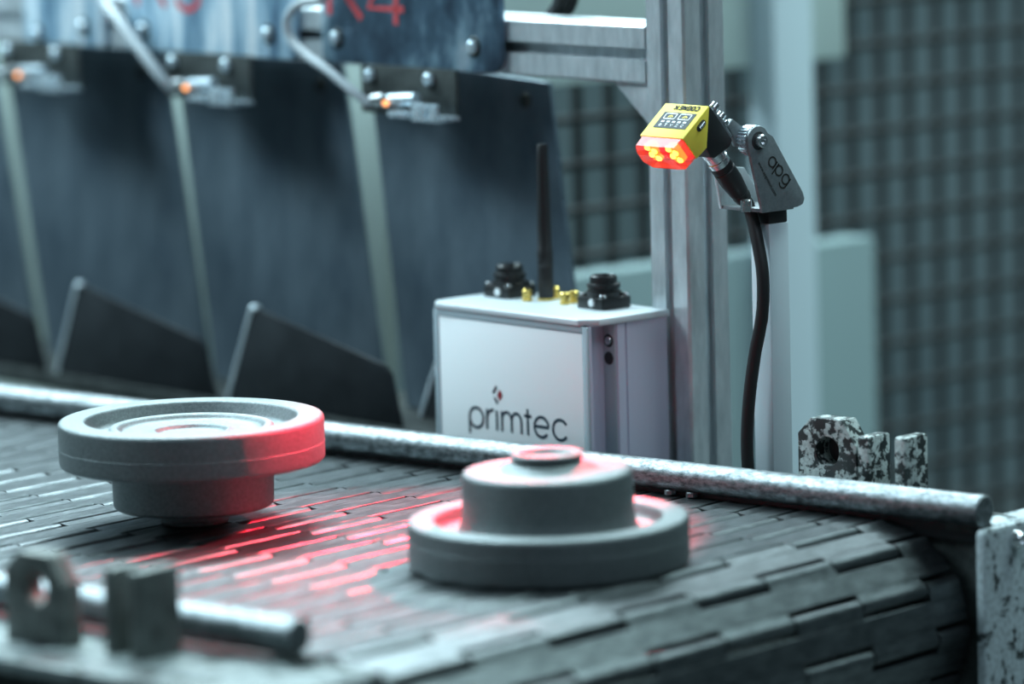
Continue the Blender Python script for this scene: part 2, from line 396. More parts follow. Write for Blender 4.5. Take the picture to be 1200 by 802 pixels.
def forged(x, y, flip, label, tilt):
    t = MB().lathe(pf, 128).build('forged_flange_part', 'forged_steel', smooth=50)
    zt = PIN_R + PIN_Z
    if flip: t.rotation_euler = (math.pi + R_(tilt[0]), R_(tilt[1]), 0); t.location = Vector((x, y, zt + TF + HH + HN)) * S
    else: t.rotation_euler = (R_(tilt[0]), R_(tilt[1]), 0); t.location = Vector((x, y, zt)) * S
    return tag(t, label, 'forged part', 'round forged parts lying on the belt')
forged(-305.2, -215.2, True, 'round forged steel part lying wide flange up with stepped dish on top', (0, 0))
forged(-16.2, -199.2, False, 'round forged steel part lying wide flange down with hub and neck on top', (0, 0))

# ================================================================== aluminium machine frame behind the conveyor
def t_slot(a, sl=4.0, dep=10.0, c=1.6):
    """half-open outline of a square T-slot profile of side 2a, counter-clockwise"""
    side = [(-a + c, -a), (-sl, -a), (-sl, -a + 3), (-sl - 4, -a + 5), (-sl - 4, -a + 7), (-sl + 0.5, -a + dep), (sl - .5, -a + dep), (sl + 4, -a + 7), (sl + 4, -a + 5), (sl, -a + 3), (sl, -a), (a - c, -a), (a, -a + c)]
    p = []
    for k in range(4):
        cs, sn = [(1, 0), (0, 1), (-1, 0), (0, -1)][k]
        p += [(x * cs - y * sn, x * sn + y * cs) for x, y in side]
    return p
YP = 108.1
mf = fthing('profile_gantry', 'slotted aluminium profile post with cross beam and triangular gusset', 'gantry', (-210, YP + 19, FLOOR))
MB().prism(t_slot(19.3), FLOOR, 460, lambda u, v, q: (u - 209.5, v + YP + 19.3, q)).build('upright_post', 'aluminium', mf, smooth=25)
MB().prism(t_slot(20.2), -1280, -229.4, lambda u, v, q: (q, YP + 20.2 - u, 279.2 + v)).build('cross_beam', 'aluminium', mf, smooth=25)
MB().prism([(-266, 258.6), (-229.4, 229), (-229.4, 258.6)], YP + 4, YP + 34, lambda u, v, q: (u, q, v)).build('gusset', 'aluminium', mf, 1)
MB().prism(t_slot(20.2), FLOOR, 460, lambda u, v, q: (u - 1300.5, v + YP + 20.2, q)).build('upright_post', 'aluminium', mf, smooth=25)

# marked plates bolted to the beam
PY = 102.1
def plane_fn(y): return lambda u, v, h: (u, y - h, v)
def hexbolt(mb_parent, x, z, y, r=5.2):
    b1 = MB().lathe([(0, 4.5), (r * .8, 4.5), (r, 3.4), (r, 0)], 6, (x, y, z), (0, -1, 0)).build('bolt', 'sensor_metal', mb_parent, .4)
    MB().lathe([(0, .8), (r * 1.35, .8), (r * 1.5, 0)], 20, (x, y, z), (0, -1, 0)).build('washer', 'dark_frame', b1)
    return b1
def plate(x0, x1, label, mat, bolts, r):
    t = fthing('marked_plate', label, 'metal plate', ((x0 + x1) / 2, YP, 260), 'steel plates bolted along the beam')
    p = MB().prism(rrect(x0, x1, 260.3, 372, r), PY, YP - .05, lambda u, v, q: (u, q, v)).build('plate', mat, t, .8)
    for (bx, bz) in bolts: hexbolt(t, bx, bz, PY)
    return t
def fpx(x, y): q = fyp(x, y, PY); return (q.x, q.z)
p1 = plate(-955, -850, 'blued steel plate with white streaks, no red marking', 'plate_steel', [fpx(98, 32), fpx(45, 40)], (3, 3, 3, 3))
p2 = plate(-817, -608, 'blued steel plate with a round-bottomed red painted mark', 'plate_steel', [fpx(169, 35), fpx(315, 40)], (4, 8, 4, 4))
p3 = plate(-575, -374, 'dark blue steel plate with red painted R4 marking', 'plate_steel_dark', [fpx(395, 45), fpx(555, 55)], (6, 12, 6, 6))
def red_marks(par, strokes, name='painted_mark'):
    mb = MB()
    for pts, wd in strokes: mb.ribbon([fpx(*p) for p in pts], wd, plane_fn(PY), .3)
    return mb.build(name, 'red_paint', par)
red_marks(p3, [([(386, 17), (386, -50)], 5.5), ([(386, -50), (402, -50), (412, -40), (412, -26), (402, -15), (388, -14)], 5.5), ([(400, -14), (424, 22)], 5.5),
               ([(473, 11), (432, 9), (455, -48)], 5), ([(464, -22), (464, 29)], 5)])
red_marks(p2, [([(161, 6), (161, -56)], 5), ([(161, -56), (176, -56), (185, -46), (184, -32), (163, -24)], 5), ([(176, -24), (194, 8)], 5),
               ([(207, -2), (210, 6), (218, 11.5), (226, 10.5), (233, 3), (234, -10), (224, -20), (233, -30), (232, -45), (220, -52), (208, -46)], 5)])

# chute panels of dark sheet hanging behind the beam
PAN = 153.1
def pan(px, label, rr=8):
    q = [fyp(x, y, PAN) for x, y in px]
    for lo, hi in ((0, 3), (1, 2)):
        k = (-1 - q[hi].z) / (q[lo].z - q[hi].z); q[lo] = q[hi].lerp(q[lo], k)
    poly = [(v.x, v.z) for v in q]
    # order: lower left, lower right, upper right, upper left
    cx = sum(p[0] for p in poly) / 4
    t = fthing('sorting_chute', label, 'chute', (cx, PAN + 3, -1), 'dark sheet panels of the sorting chutes')
    o = MB().prism(poly, PAN, PAN + 4, lambda u, v, q_: (u, q_, v)).build('sheet', 'chute_steel', t, 1.0)
    MB().box(cx - 40, cx + 40, PAN + 4, PAN + 24, -1, 4).build('foot', 'dark_frame', t, 1)
    MB().box(cx - 3, cx + 3, PAN + 4, PAN + 22, 4, 240).build('rib', 'chute_steel', t, .8)
    for bx in (-55, 60):
        zz = 236
        MB().lathe([(0, 2.2), (5, 2.2), (6, 0)], 16, (cx + bx, PAN, zz), (0, -1, 0)).build('bolt', 'dark_frame', t)
    return t
pan([(-30, 480), (62, 505), (-17, 36), (-200, 28)], 'dark steel chute panel cut off beyond the unmarked streaked plate')
pan([(70, 500), (258, 520), (189, 50), (1, 38)], 'dark steel chute panel below the streaked plate without red marking')
pan([(262, 520), (462, 545), (399, 68), (203, 50)], 'dark steel chute panel below the plate with the round-bottomed red mark')
pan([(484, 545), (697, 560), (643, 97), (430, 64)], 'dark steel chute panel behind the antenna and white box')
def flap(c0, label, yb=88, dz=0):
    """c0: x of the upper left corner in frame coordinates; the sheet leans forward a little"""
    pts = [(c0 - 50, -1), (c0 + 157, -1), (c0 + 154, 38 + dz), (c0 + 148, 45 + dz), (c0 + 12, 73.5 + dz), (c0 + 6, 75.3 + dz), (c0 + 1, 74.5 + dz), (c0 - 3, 71 + dz)]
    t = fthing('divider_flap', label, 'chute flap', (c0 + 50, yb, -1), 'dark divider flaps at the chute mouths')
    lean = lambda u, v, q: (u, yb + q - (v + 1) * .16, v)
    MB().prism(pts, 0, 3.6, lean).build('sheet', 'flap_steel', t, .5)
    MB().tube([lean(c0 - 50, 0, 1.8), lean(c0 - 26, 36, 1.8), lean(c0 - 3, 71 + dz, 1.8), lean(c0 + 1, 74.5 + dz, 1.8), lean(c0 + 6, 75.5 + dz, 1.8)], 2.7, 8, 4).build('ground_edge', 'flap_edge', t)
    MB().box(c0 + 10, c0 + 120, yb + 3.6, yb + 16, -1, 6).build('foot', 'dark_frame', t, .8)
    return t
flap(-1084, 'dark chute flap beyond the unmarked streaked plate, only its low end showing')
flap(-860.7, 'dark chute flap with pale ground edge below the plate without red marking')
flap(-637, 'dark chute flap with pale ground edge below the plate with the round-bottomed mark')
flap(-455, 'dark chute flap with pale ground edge tucked behind the white box', 128, -3)
tag(fthing('backing_board', 'pale board showing through the gaps between the chute panels', 'board', (-1060, 262, FLOOR)))
bb = bpy.data.objects['backing_board']
MB().box(-1420, -705, 262, 270, FLOOR, 330).build('board', 'board_pale', bb, 1)
MB().box(-1420, -705, 270, 290, FLOOR, -700).build('foot', 'dark_frame', bb, 1)
# ledge that carries chutes and box
lg = fthing('support_stand', 'dark steel ledge behind the guide bar under the chute flaps', 'stand', (-700, 140, FLOOR))
MB().box(-1250, -440, 85, 200, -14, -1).build('shelf', 'dark_frame', lg, 1)
for lx in (-1240, -490): MB().box(lx, lx + 40, 150, 190, FLOOR, -14).build('leg', 'dark_frame', lg, 1)

# proximity sensors under the plates
SY = 96.0
def sensor(dx, label, dz=0):
    X0 = -548 + dx; zb = 246 + dz
    t = fthing('proximity_sensor', label, 'sensor', (X0 + 70, YP, zb), 'small barrel sensors under the marked plates')
    x0, x1 = -528 + dx, -421 + dx
    MB().box(x0, x1, YP - 8, YP - 5, 226 + dz, 261 + dz).build('back_bracket', 'dark_frame', t, .6)
    a = fyp(425, 132, SY)
    MB().box(x1 - 24, x1 + 4, SY - 18, YP - 8, 225 + dz, 228 + dz).build('mount_foot', 'sensor_metal', t, .6)
    MB().box(x1 - 24, x1 - 8, SY - 18, SY - 15, 226 + dz, 238 + dz).build('front_clip', 'sensor_metal', t, .6)
    MB().box(x1 - 5, x1 + 4, SY - 18, SY - 15, 226 + dz, 238 + dz).build('end_clip', 'sensor_metal', t, .6)
    MB().cyl((x0 + 49, SY - 9, 238 + dz), (x0 + 79, SY - 9, 240 + dz), 4.6, 20, .6).build('barrel', 'sensor_metal', t)
    MB().box(x0 + 51, x0 + 75, SY - 14, SY - 2, 226 + dz, 231 + dz).build('clamp_saddle', 'sensor_metal', t, 1)
    MB().cyl((x0 + 31, SY - 9, 236.5 + dz), (x0 + 45, SY - 9, 238 + dz), 5.4, 20, .8).build('connector_nut', 'bright_steel', t)
    MB().cyl((x0 + 45, SY - 9, 238 + dz), (x0 + 49, SY - 9, 238 + dz), 3.4, 16).build('barrel_neck', 'dark_frame', t)
    MB().lathe([(0, 2.6), (1.6, 2.2), (2.1, .8), (2.1, 0)], 14, (x0 + 50, SY - 13.6, 236 + dz), (0, -1, .1)).build('indicator_light', 'led_orange', t)
    for bx in (x0 + 12, x1 - 28):
        hexbolt(t, bx, 253 + dz, YP - 8, 5.0)
    return t
sensor(0, 'small barrel sensor with orange light under the R4 plate')
sensor(-239, 'small barrel sensor under the plate with the round-bottomed red mark')
sensor(-460, 'small barrel sensor with orange light under the unmarked streaked plate')
def fcable(name, pts, r, mat, label, cat='cable', group=None):
    o = MB().tube(pts, r, 12, 8).build(name, mat, org=tuple(pts[0])); o.location = wr(pts[0]) * S; o.rotation_euler = (0, 0, -D8)
    return tag(o, label, cat, group)
def fp(x, y, c): return fyp(x, y, c)
fcable('sensor_cable', [fp(365, -60, 92), fp(385, -22, 92), fp(376, 0, 90), fp(352, 4, 84), fp(337, 22, 80), fp(341, 46, 80), fp(360, 66, 80), fp(386, 84, 80), fp(412, 106, 82), fp(433, 122, SY - 9)], 3.4, 'cable_grey', 'grey cable looping down to the sensor under the R4 plate')
fcable('sensor_cable', [fp(96, -40, 92), fp(120, 0, 88), fp(143, 30, 82), fp(170, 66, 80), fp(190, 92, 82), fp(203, 106, SY - 9)], 4.2, 'cable_grey', 'straight grey cable running down to the sensor under the plate with round mark')
fcable('sensor_cable', [fp(-60, -20, 92), fp(-40, 40, 84), fp(-18, 76, 80), fp(4, 88, SY - 9)], 3.6, 'cable_grey', 'grey cable reaching the sensor under the unmarked streaked plate')
for k in range(3):
    q = 150 + 6 * k
    fcable('power_cable', [fp(634 + 9 * k, 60, q + 12), fp(642 + 9 * k, 22, q + 4), fp(652 + 9 * k, 6, q), fp(660 + 8 * k, -20, q), fp(664 + 8 * k, -60, q)], 3.6, 'rubber', 'black cable of the bundle rising behind the cross beam', group='black cables behind the cross beam')

# ================================================================== white electronics box
BX0, BX1, BY0, BY1, BT = -373.4, -209.0, 33.1, 105.6, 106.2
BB = -8.0
box = fthing('electronics_box', 'white electronics box with primtec lettering, antenna and round sockets', 'electronics box', ((BX0 + BX1) / 2, (BY0 + BY1) / 2, BB))
sec = [(BX0, BY0 + 3), (BX0 + 3, BY0), (BX1 - 2.5, BY0), (BX1 - 1, BY0 + 1), (BX1 - 1, BY0 + 3), (BX1 - 13, BY0 + 4), (BX1 - 13, BY0 + 25), (BX1 - 1, BY0 + 25),
       (BX1, BY0 + 26), (BX1, BY0 + 32.6), (BX1 - 1.2, BY0 + 33), (BX1 - 1.2, BY0 + 33.8), (BX1, BY0 + 34.2), (BX1, BY1 - 1.5), (BX1 - 1.5, BY1), (BX0 + 1.5, BY1), (BX0, BY1 - 1.5)]
MB().prism(sec, BB, BT - 5, XYZ).build('body', 'box_side', box, smooth=20)
MB().box(BX0 + 1.5, BX0 + 6.5, BY0 - .7, BY0 + 2, BB, BT - 5).build('edge_strip', 'box_grey', box, .4)
MB().box(BX1 - 6.5, BX1 - 1.2, BY0 - .7, BY0 + 2.5, BB, BT - 5).build('edge_strip', 'box_grey', box, .4)
MB().box(BX0 + 6.5, BX1 - 6.5, BY0 - .7, BY0 + 2, BT - 9.5, BT - 5).build('edge_strip', 'box_grey', box, .3)
MB().box(BX0 + 7, BX1 - 7, BY0 - .3, BY0 + 2, BB + 2, BT - 10).build('front_panel', 'box_white', box, .3)
lid = [(BX0 - 2, BY0 + 5), (BX0 + 5, BY0 - 2), (BX1 - 9, BY0 - 2), (BX1 + 1.5, BY0 + 8), (BX1 + 1.5, BY1 + 1), (BX0 - 2, BY1 + 1)]
MB().prism(lid, BT - 5, BT, XYZ).build('lid', 'box_lid', box, 1.4, 3)
MB().box(BX1 - 12.8, BX1 - 1.5, BY0 + 24.2, BY0 + 25.5, BB, BT - 5.2).build('corner_strip', 'box_grey', box, .2)
for dz, mt_ in ((17, 'bright_steel'), (29, 'slot_dark')):
    s1 = MB().lathe([(0, .6), (4.2, .6), (4.6, 0)], 20, (BX1 - 7.5, BY0 + 24.2, BT - dz), (0, -1, 0)).build('screw_hole', 'slot_dark', box)
    if mt_ != 'slot_dark': MB().lathe([(0, 1.3), (2.8, 1.3), (3.2, .5)], 16, (BX1 - 7.5, BY0 + 24.2, BT - dz), (0, -1, 0)).build('screw', mt_, s1)
# lettering: strokes on the front panel
fn = plane_fn(BY0 - .3)
a0 = fyp(549, 477, BY0); a1 = fyp(666, 494, BY0)
base_z = fyp(553, 500, BY0).z; xh = 14.0; sx = (a1.x - a0.x) / 8.02
def let(mb, pts, wd=2.2): mb.ribbon([(a0.x + u * sx, base_z + v * xh) for u, v in pts], wd, fn, .25)
mb = MB(); 
def el(cx, cy, rx, ry, t0, t1, n=22): return [(cx + rx * math.cos(R_(t0 + (t1 - t0) * i / n)), cy + ry * math.sin(R_(t0 + (t1 - t0) * i / n))) for i in range(n + 1)]
let(mb, el(.68, .5, .56, .5, 0, 360)); let(mb, [(.12, .55), (.12, -.32)])                       # p
let(mb, [(1.55, 0), (1.55, 1.02)]); let(mb, el(2.02, .55, .47, .44, 180, 80, 8))                 # r
let(mb, [(2.35, 0), (2.35, 1.0)])                                                               # i without its dot
let(mb, [(2.76, 0), (2.76, 1.02)]); let(mb, el(3.15, .58, .39, .41, 180, 0, 10) + [(3.54, 0)]); let(mb, el(3.93, .58, .39, .41, 180, 0, 10) + [(4.32, 0)])   # m
let(mb, [(4.84, 0), (4.84, 1.3)]); let(mb, [(4.55, .95), (5.15, .95)])                           # t
let(mb, el(5.93, .5, .56, .5, -38, -352, 22) ); let(mb, [(5.36, .52), (6.5, .52)])               # e
let(mb, el(7.42, .5, .58, .5, 35, 325, 22))                                                      # c
mb.build('lettering', 'ink', box)
qd = fyp(582, 463, BY0); dz_ = fyp(582, 454, BY0).z - qd.z
MB().add([fn(qd.x + 1.0, qd.z - .05, .3), fn(qd.x + 3.6, qd.z - 4.2, .3), fn(qd.x + 6.4, qd.z - .3, .3), fn(qd.x + 5.9, qd.z + 2.2, .3), fn(qd.x + 3.8, qd.z + 4.2, .3)], [(0, 1, 2, 3, 4)]).build('logo_diamond', 'logo_red', box)
mb = MB(); mb.ribbon([(qd.x - 3.3, qd.z + 1.0), (qd.x + .6, qd.z + 6.2)], 2.0, fn, .3); mb.ribbon([(qd.x - 2.0, qd.z - 1.8), (qd.x + 1.4, qd.z - 6.0)], 2.0, fn, .3)
mb.build('logo_bars', 'ink', box)
def top_pt(x, y): return fr(on_plane(x, y, Z2, BT))
def round_socket(px, py):
    c = top_pt(px, py)
    o = MB().prism(rrect(c.x - 13.5, c.x + 13.5, c.y - 13.5, c.y + 13.5, 2), BT - .2, BT + 8, XYZ).build('socket', 'black_plastic', box, .8)
    MB().lathe([(0, 0), (12, 0), (12.4, 1), (12.4, 4), (10.6, 4.6), (10.6, 6), (11.6, 6.4), (11.6, 9), (9.6, 9.6), (9.4, 14), (8.4, 15), (7.6, 14), (7.4, 11), (0, 11)], 32, (c.x, c.y, BT + 7.5)).build('threaded_collar', 'black_plastic', o)
    for (dx, dy) in ((-10.4, -10.4), (10.4, -10.4), (10.4, 10.4), (-10.4, 10.4)):
        MB().lathe([(0, 2.2), (2, 2.2), (2.5, 1.4), (2.5, 0)], 14, (c.x + dx, c.y + dy, BT + 8)).build('screw', 'bright_steel', o)
    for k in range(1): MB().cyl((c.x + 3, c.y - 15.4, BT + 4.5), (c.x + 3, c.y - 13.2, BT + 4.5), 2.6, 12, .4).build('side_screw', 'box_white', o)
round_socket(598, 347); round_socket(708, 360)
c = top_pt(640, 352)
an = MB().lathe([(0, 0), (4.9, 0), (5.4, 1), (5.4, 22), (5.2, 23)], 28, (c.x, c.y, BT + 1)).build('antenna', 'rubber', box)
MB().lathe([(5.2, 0), (5.5, .6), (5.5, 12), (5.0, 13), (4.9, 30), (3.9, 74), (3.9, 84), (3.2, 85.5), (0, 86)], 28, (c.x, c.y, BT + 23.8)).build('antenna_rod', 'rubber', an)
MB().cyl((c.x, c.y, BT - .2), (c.x, c.y, BT + 1.6), 6, 6).build('antenna_nut', 'gold', an)
for (px, py) in ((618, 353), (651, 350), (662, 357), (673, 355)):
    c = top_pt(px, py)
    MB().lathe([(0, -.2), (3.6, -.2), (3.6, 2), (3.0, 2.4), (3.0, 3.2), (3.4, 3.6), (3.4, 7.6), (2.4, 8.6), (0, 8.8)], 12, (c.x, c.y, BT)).build('antenna_port', 'gold', box, 0)

# ================================================================== red-light code reader
TH = R_(39.5); SR = 1.79
org = at_scale(790.1, 141.4, SR)
rd = bpy.data.objects.new('code_reader', None); COL.objects.link(rd); rd.empty_display_size = .02
rd.location = org * S; rd.rotation_euler = (TH, 0, -D8); ORG['code_reader'] = (0, 0, 0)
tag(rd, 'yellow and black code reader glowing red, held out on a hinged bracket', 'code reader')
# local: x = width, b = distance back from the window joint, d = depth below the label face
HB = 15.5
def L(x, b_, d): return (x, b_ - HB, -d)
sidep = lambda u, v, q: L(q, u, v)
WX = 21.0
def chamf(poly, a, b_): return MB().prism(poly, a, b_, sidep)
ysh = chamf([(0, 0), (31, 0), (30.4, 1.2), (11.4, 19.6), (0, 18.6)], -WX, WX).build('yellow_shell', 'yellow', rd, 1.0, 2)
MB().add([], [])
chamf([(30.6, .6), (32, 2), (32, 32), (27.5, 34), (12.5, 30), (10.4, 27.5), (11.2, 19.4)], -WX + .6, WX - .6).build('rear_housing', 'black_plastic', rd, 1.2, 2)
# window: octagonal red block with bevelled nose
def oct_sec(w_, d0, d1, cx_, cd_): return [(-w_ + cx_, d0), (w_ - cx_, d0), (w_, d0 + cd_), (w_, d1 - cd_ * 1.6), (w_ - cx_ * 2.2, d1), (-w_ + cx_ * 2.2, d1), (-w_, d1 - cd_ * 1.6), (-w_, d0 + cd_)]
secs = [(0, oct_sec(WX - .4, .6, 20.6, 2, 2)), (-8.2, oct_sec(WX - .6, .8, 20.4, 2.2, 2.2)), (-10.6, oct_sec(WX - 2.4, 2.6, 18.6, 3, 3))]
vs_, fs_ = [], []
for b_, p in secs: vs_ += [L(u, b_, v) for u, v in p]
for k in range(2):
    for i in range(8): j = (i + 1) % 8; fs_.append((8 * k + i, 8 * k + j, 8 * k + 8 + j, 8 * k + 8 + i))
fs_.append(tuple(range(16, 24)))
win = MB().add(vs_, fs_).build('red_window', 'red_window', rd, 0)
MB().prism(oct_sec(WX - 1.2, 1.4, 19.6, 2, 2), -.3, .4, lambda u, v, q: L(u, q, v)).build('window_backplate', 'lens_red', rd)
for sx_ in (-1, 1):
    for k in range(4):
        MB().lathe([(0, 2.0), (1.4, 1.7), (2.3, .7), (2.3, 0)], 12, L(sx_ * 10.2 + (k % 2 - .5) * 4.4, -5.2, 5.0 + 3.2 * k), L(0, HB - 1, 0)).build('led', 'led_bar', rd)
    MB().box(*(sorted((sx_ * 6.8, sx_ * 14.2))), -5.6 - HB, -.4 - HB, -17.0, -3.5).build('led_board', 'led_board', rd, .5)
ln = MB().lathe([(0, 3.2), (2.6, 2.8), (4.4, 1.6), (5.2, 0), (5.2, -3)], 28, L(0, -3.2, 9.5), L(0, HB - 1, 0)).build('lens', 'lens_red', rd)
# label panel and printing
lp = lambda u, v, h: L(u, v, -h)          # on the label face
LPN = MB().prism(rrect(-14.6, 16.2, 8.2, 22.6, .5), 0, .25, lp).build('label_panel', 'label_grey', rd)
mb = MB()
for cx in (7.6, -6.2):
    mb.ribbon(rrect(cx - 5.2, cx + 5.2, 16.6, 21.4, .8), .75, lp, .35, True)
for i in range(5):
    x = -9.6 + i * 5.2
    mb.prism(rrect(x - 1.5, x + 1.5, 13.3, 14.8, .3), .2, .36, lp)
    if i == 0: mb.ribbon(arc(x, 10.8, .9, 0, 360, 10), .6, lp, .36)
    elif i == 1: mb.ribbon([(x, 9.8), (x, 11.6)], .6, lp, .36); mb.ribbon([(x - 1.2, 11.9), (x + 1.2, 11.9)], .5, lp, .36)
    elif i == 2: mb.ribbon([(x - 1.1, 12), (x, 9.8), (x + 1.1, 12)], .5, lp, .36)
    elif i == 3: mb.ribbon([(x - 1.2, 12), (x + 1.2, 12), (x - 1.2, 9.8), (x + 1.2, 9.8)], .5, lp, .36)
    else: mb.ribbon(arc(x, 10.9, 1.0, 30, 330, 10), .5, lp, .36)
mb.build('icons', 'print_white', LPN)
mb = MB()
for cx in (7.6, -6.2):
    mb.ribbon(arc(cx + .4, 17.4, 2.2, 20, 160, 8), .8, lp, .36); mb.ribbon([(cx - 1.6, 17.6), (cx - .6, 19.4), (cx + .6, 17.6), (cx + 1.8, 19.2)], .6, lp, .36)
mb.build('screen_marks', 'yellow', LPN)
def text_part(name, body, size, fn3, mat, parent, h=.3, bold=0.0):
    cu = bpy.data.curves.new(name, 'FONT'); cu.body = body; cu.size = size; cu.align_x = 'CENTER'; cu.resolution_u = 2; cu.offset = bold
    to = bpy.data.objects.new(name, cu); COL.objects.link(to); bpy.context.view_layer.update()
    me = bpy.data.meshes.new_from_object(to); bpy.data.objects.remove(to); bpy.data.curves.remove(cu)
    mb = MB().add([fn3(v.co.x, v.co.y, h) for v in me.vertices], [tuple(p.vertices) for p in me.polygons])
    bpy.data.meshes.remove(me)
    return mb.build(name, mat, parent, merge=False)
mb = MB(); h0 = 3.4
GL = {'C': [[(2.5, h0 * .8), (2.0, h0), (.7, h0), (0, h0 * .75), (0, h0 * .25), (.7, 0), (2.0, 0), (2.5, h0 * .2)]],
      'O': [[(.7, 0), (2.0, 0), (2.7, h0 * .25), (2.7, h0 * .75), (2.0, h0), (.7, h0), (0, h0 * .75), (0, h0 * .25), (.7, 0)]],
      'G': [[(2.5, h0 * .85), (2.0, h0), (.7, h0), (0, h0 * .75), (0, h0 * .25), (.7, 0), (2.5, 0), (2.5, h0 * .48), (1.5, h0 * .48)]],
      'N': [[(0, 0), (0, h0)], [(0, h0), (2.5, 0)], [(2.5, 0), (2.5, h0)]],
      'E': [[(2.4, h0), (0, h0), (0, 0), (2.4, 0)], [(0, h0 * .5), (2.1, h0 * .5)]],
      'X': [[(-.2, 0), (3.2, h0)], [(-.2, h0), (3.2, 0)]]}
for i, ch in enumerate('COGNEX'):
    for st in GL[ch]: mb.ribbon([(14.6 - (u + i * 3.95), 28.8 - v) for u, v in st], 1.2, lp, .35)
mb.build('brand_lettering', 'print_black', rd)
# focus screw in the flank
sl = MB().prism(rrect(12.6, 21.8, 2.6, 7.0, 2.1), WX - 1.0, WX + .35, sidep).build('screw_recess', 'slot_dark', rd)
MB().cyl(L(WX + .5, 14.5, 4.8), L(WX + .5, 20.6, 4.8), 1.4, 12, .3).build('focus_screw', 'bright_steel', sl)
# socket and plug under the rear housing
def ndown(x, b_, d, prof, name, mat, n=28): return MB().lathe(prof, n, L(x, b_, d), (0, 0, -1)).build(name, mat, rd)
PX, PB = 9.0, 20.5
ndown(PX, PB, 30, [(0, 0), (7.4, 0), (7.6, .6), (7.6, 3.4), (7.0, 4), (7.0, 9), (7.6, 9.4), (7.6, 13.5), (7, 14), (0, 14)], 'threaded_nut', 'bright_steel', 26)
plug = ndown(PX, PB, 43.5, [(0, 0), (7.2, 0), (7.7, 1), (7.7, 4), (7.1, 4.6), (7.1, 5.6), (7.7, 6.2), (7.7, 16), (7.2, 20), (6.3, 27), (5.9, 27.4), (5.9, 29), (6.2, 29.6), (6.0, 31), (5.5, 31.6), (5.6, 33), (4.4, 35), (0, 35)], 'plug', 'rubber')
# hinge arm on the rear of the reader
MB().box(2, 19, 32 - HB, 34.6 - HB, -31, -6).build('hinge_plate', 'bracket_grey', rd, .6)
for dx in (6.5, 15):
    MB().cyl(L(17, 34, dx), L(17, 39, dx), 3.0, 14, .5).build('hinge_screw', 'bright_steel', rd)
MB().cyl(L(1, 35.4, 20), L(20.5, 35.4, 20), 2.0, 14, .4).build('hinge_pin', 'bright_steel', rd)

# red LED light of the reader
sp = bpy.data.lights.new('reader_light', 'SPOT'); sp.energy = 32; sp.color = (1, .02, .05); sp.spot_size = R_(74); sp.spot_blend = .45; sp.shadow_soft_size = .009
so = bpy.data.objects.new('reader_light', sp); COL.objects.link(so); so.parent = rd
so.location = Vector(L(0, -12.5, 9.5)) * S
so.rotation_euler = (Vector((-.03, -1, -.20))).to_track_quat('-Z', 'Y').to_euler()

# ================================================================== sheet-metal bracket holding the reader
of = fr(org); XA = of.x + 29.0
bk = fthing('mounting_bracket', 'dark grey folded sheet bracket printed apg with a toothed hinge disc', 'bracket', (XA - 15, of.y + 30, 190))
def ap(x, y): q = fxp(x, y, XA); return (q.y, q.z)
pv = ap(889, 165)
prj = [ap(873, 170), ap(894, 250), ap(936, 242), ap(941, 238), ap(943, 231), ap(941, 222), ap(905, 157)]
rtop = 9.8
pol = [ap(894, 250), ap(935, 242.5), ap(941, 239.5), ap(943, 233), ap(941, 225), ap(906, 160)] + [(pv[0] + rtop * math.cos(R_(t)), pv[1] + rtop * math.sin(R_(t))) for t in (25, 50, 75, 100, 125, 150, 175, 200)]
yz = lambda u, v, q: (q, u, v)
sp1 = MB().prism(pol, XA - 2.6, XA, yz).build('side_plate', 'bracket_grey', bk, .5)
zb = min(p[1] for p in pol); ylo, yhi = ap(894, 250)[0], ap(942, 240)[0]
MB().prism([(ylo, zb), (yhi - 3, zb), (yhi, zb + 4), (yhi - 16, zb + 26), (ylo - 6, zb + 30)], XA - 42, XA - 39.4, yz).build('side_plate', 'aluminium', bk, .5)
MB().box(XA - 42, XA - .2, ylo + .5, yhi - 9, zb + .1, zb + 2.7).build('base_flange', 'bracket_grey', bk, .5)
# toothed disc
n = 56; tp = [(pv[0] + (rtop + (.45 if i % 2 else -.25)) * math.cos(2 * math.pi * i / n), pv[1] + (rtop + (.45 if i % 2 else -.25)) * math.sin(2 * math.pi * i / n)) for i in range(n)]
MB().prism(tp, XA - 10.5, XA - 2.7, yz).build('toothed_disc', 'sensor_metal', bk, 0, smooth=20)
arm = [(pv[0] - 9.4, pv[1] - 4), (pv[0] + 6, pv[1] - 6), (pv[0] + 5, pv[1] + 8), (pv[0] - 5, pv[1] + 9.6), (pv[0] - 13, pv[1] + 15), (pv[0] - 17, pv[1] + 11)]
MB().prism(arm, XA - 15, XA - 10.6, yz).build('hinge_arm', 'bracket_grey', bk, .6)
bt = MB().lathe([(0, 2.4), (2.2, 2.4), (2.2, 4.6), (3.8, 4.8), (4.4, 4.2), (4.4, 0)], 28, (XA, pv[0], pv[1]), (1, 0, 0)).build('hinge_bolt', 'bright_steel', bk)
MB().lathe([(0, .5), (6, .5), (6.2, 0)], 28, (XA, pv[0], pv[1]), (1, 0, 0)).build('washer', 'slot_dark', bt)
c2 = ap(888, 238)
MB().cyl((XA - 9, c2[0] - 2, zb + 1), (XA - 9, c2[0] - 2, zb + 9), 3.8, 20, .5).build('base_screw', 'bright_steel', bk)
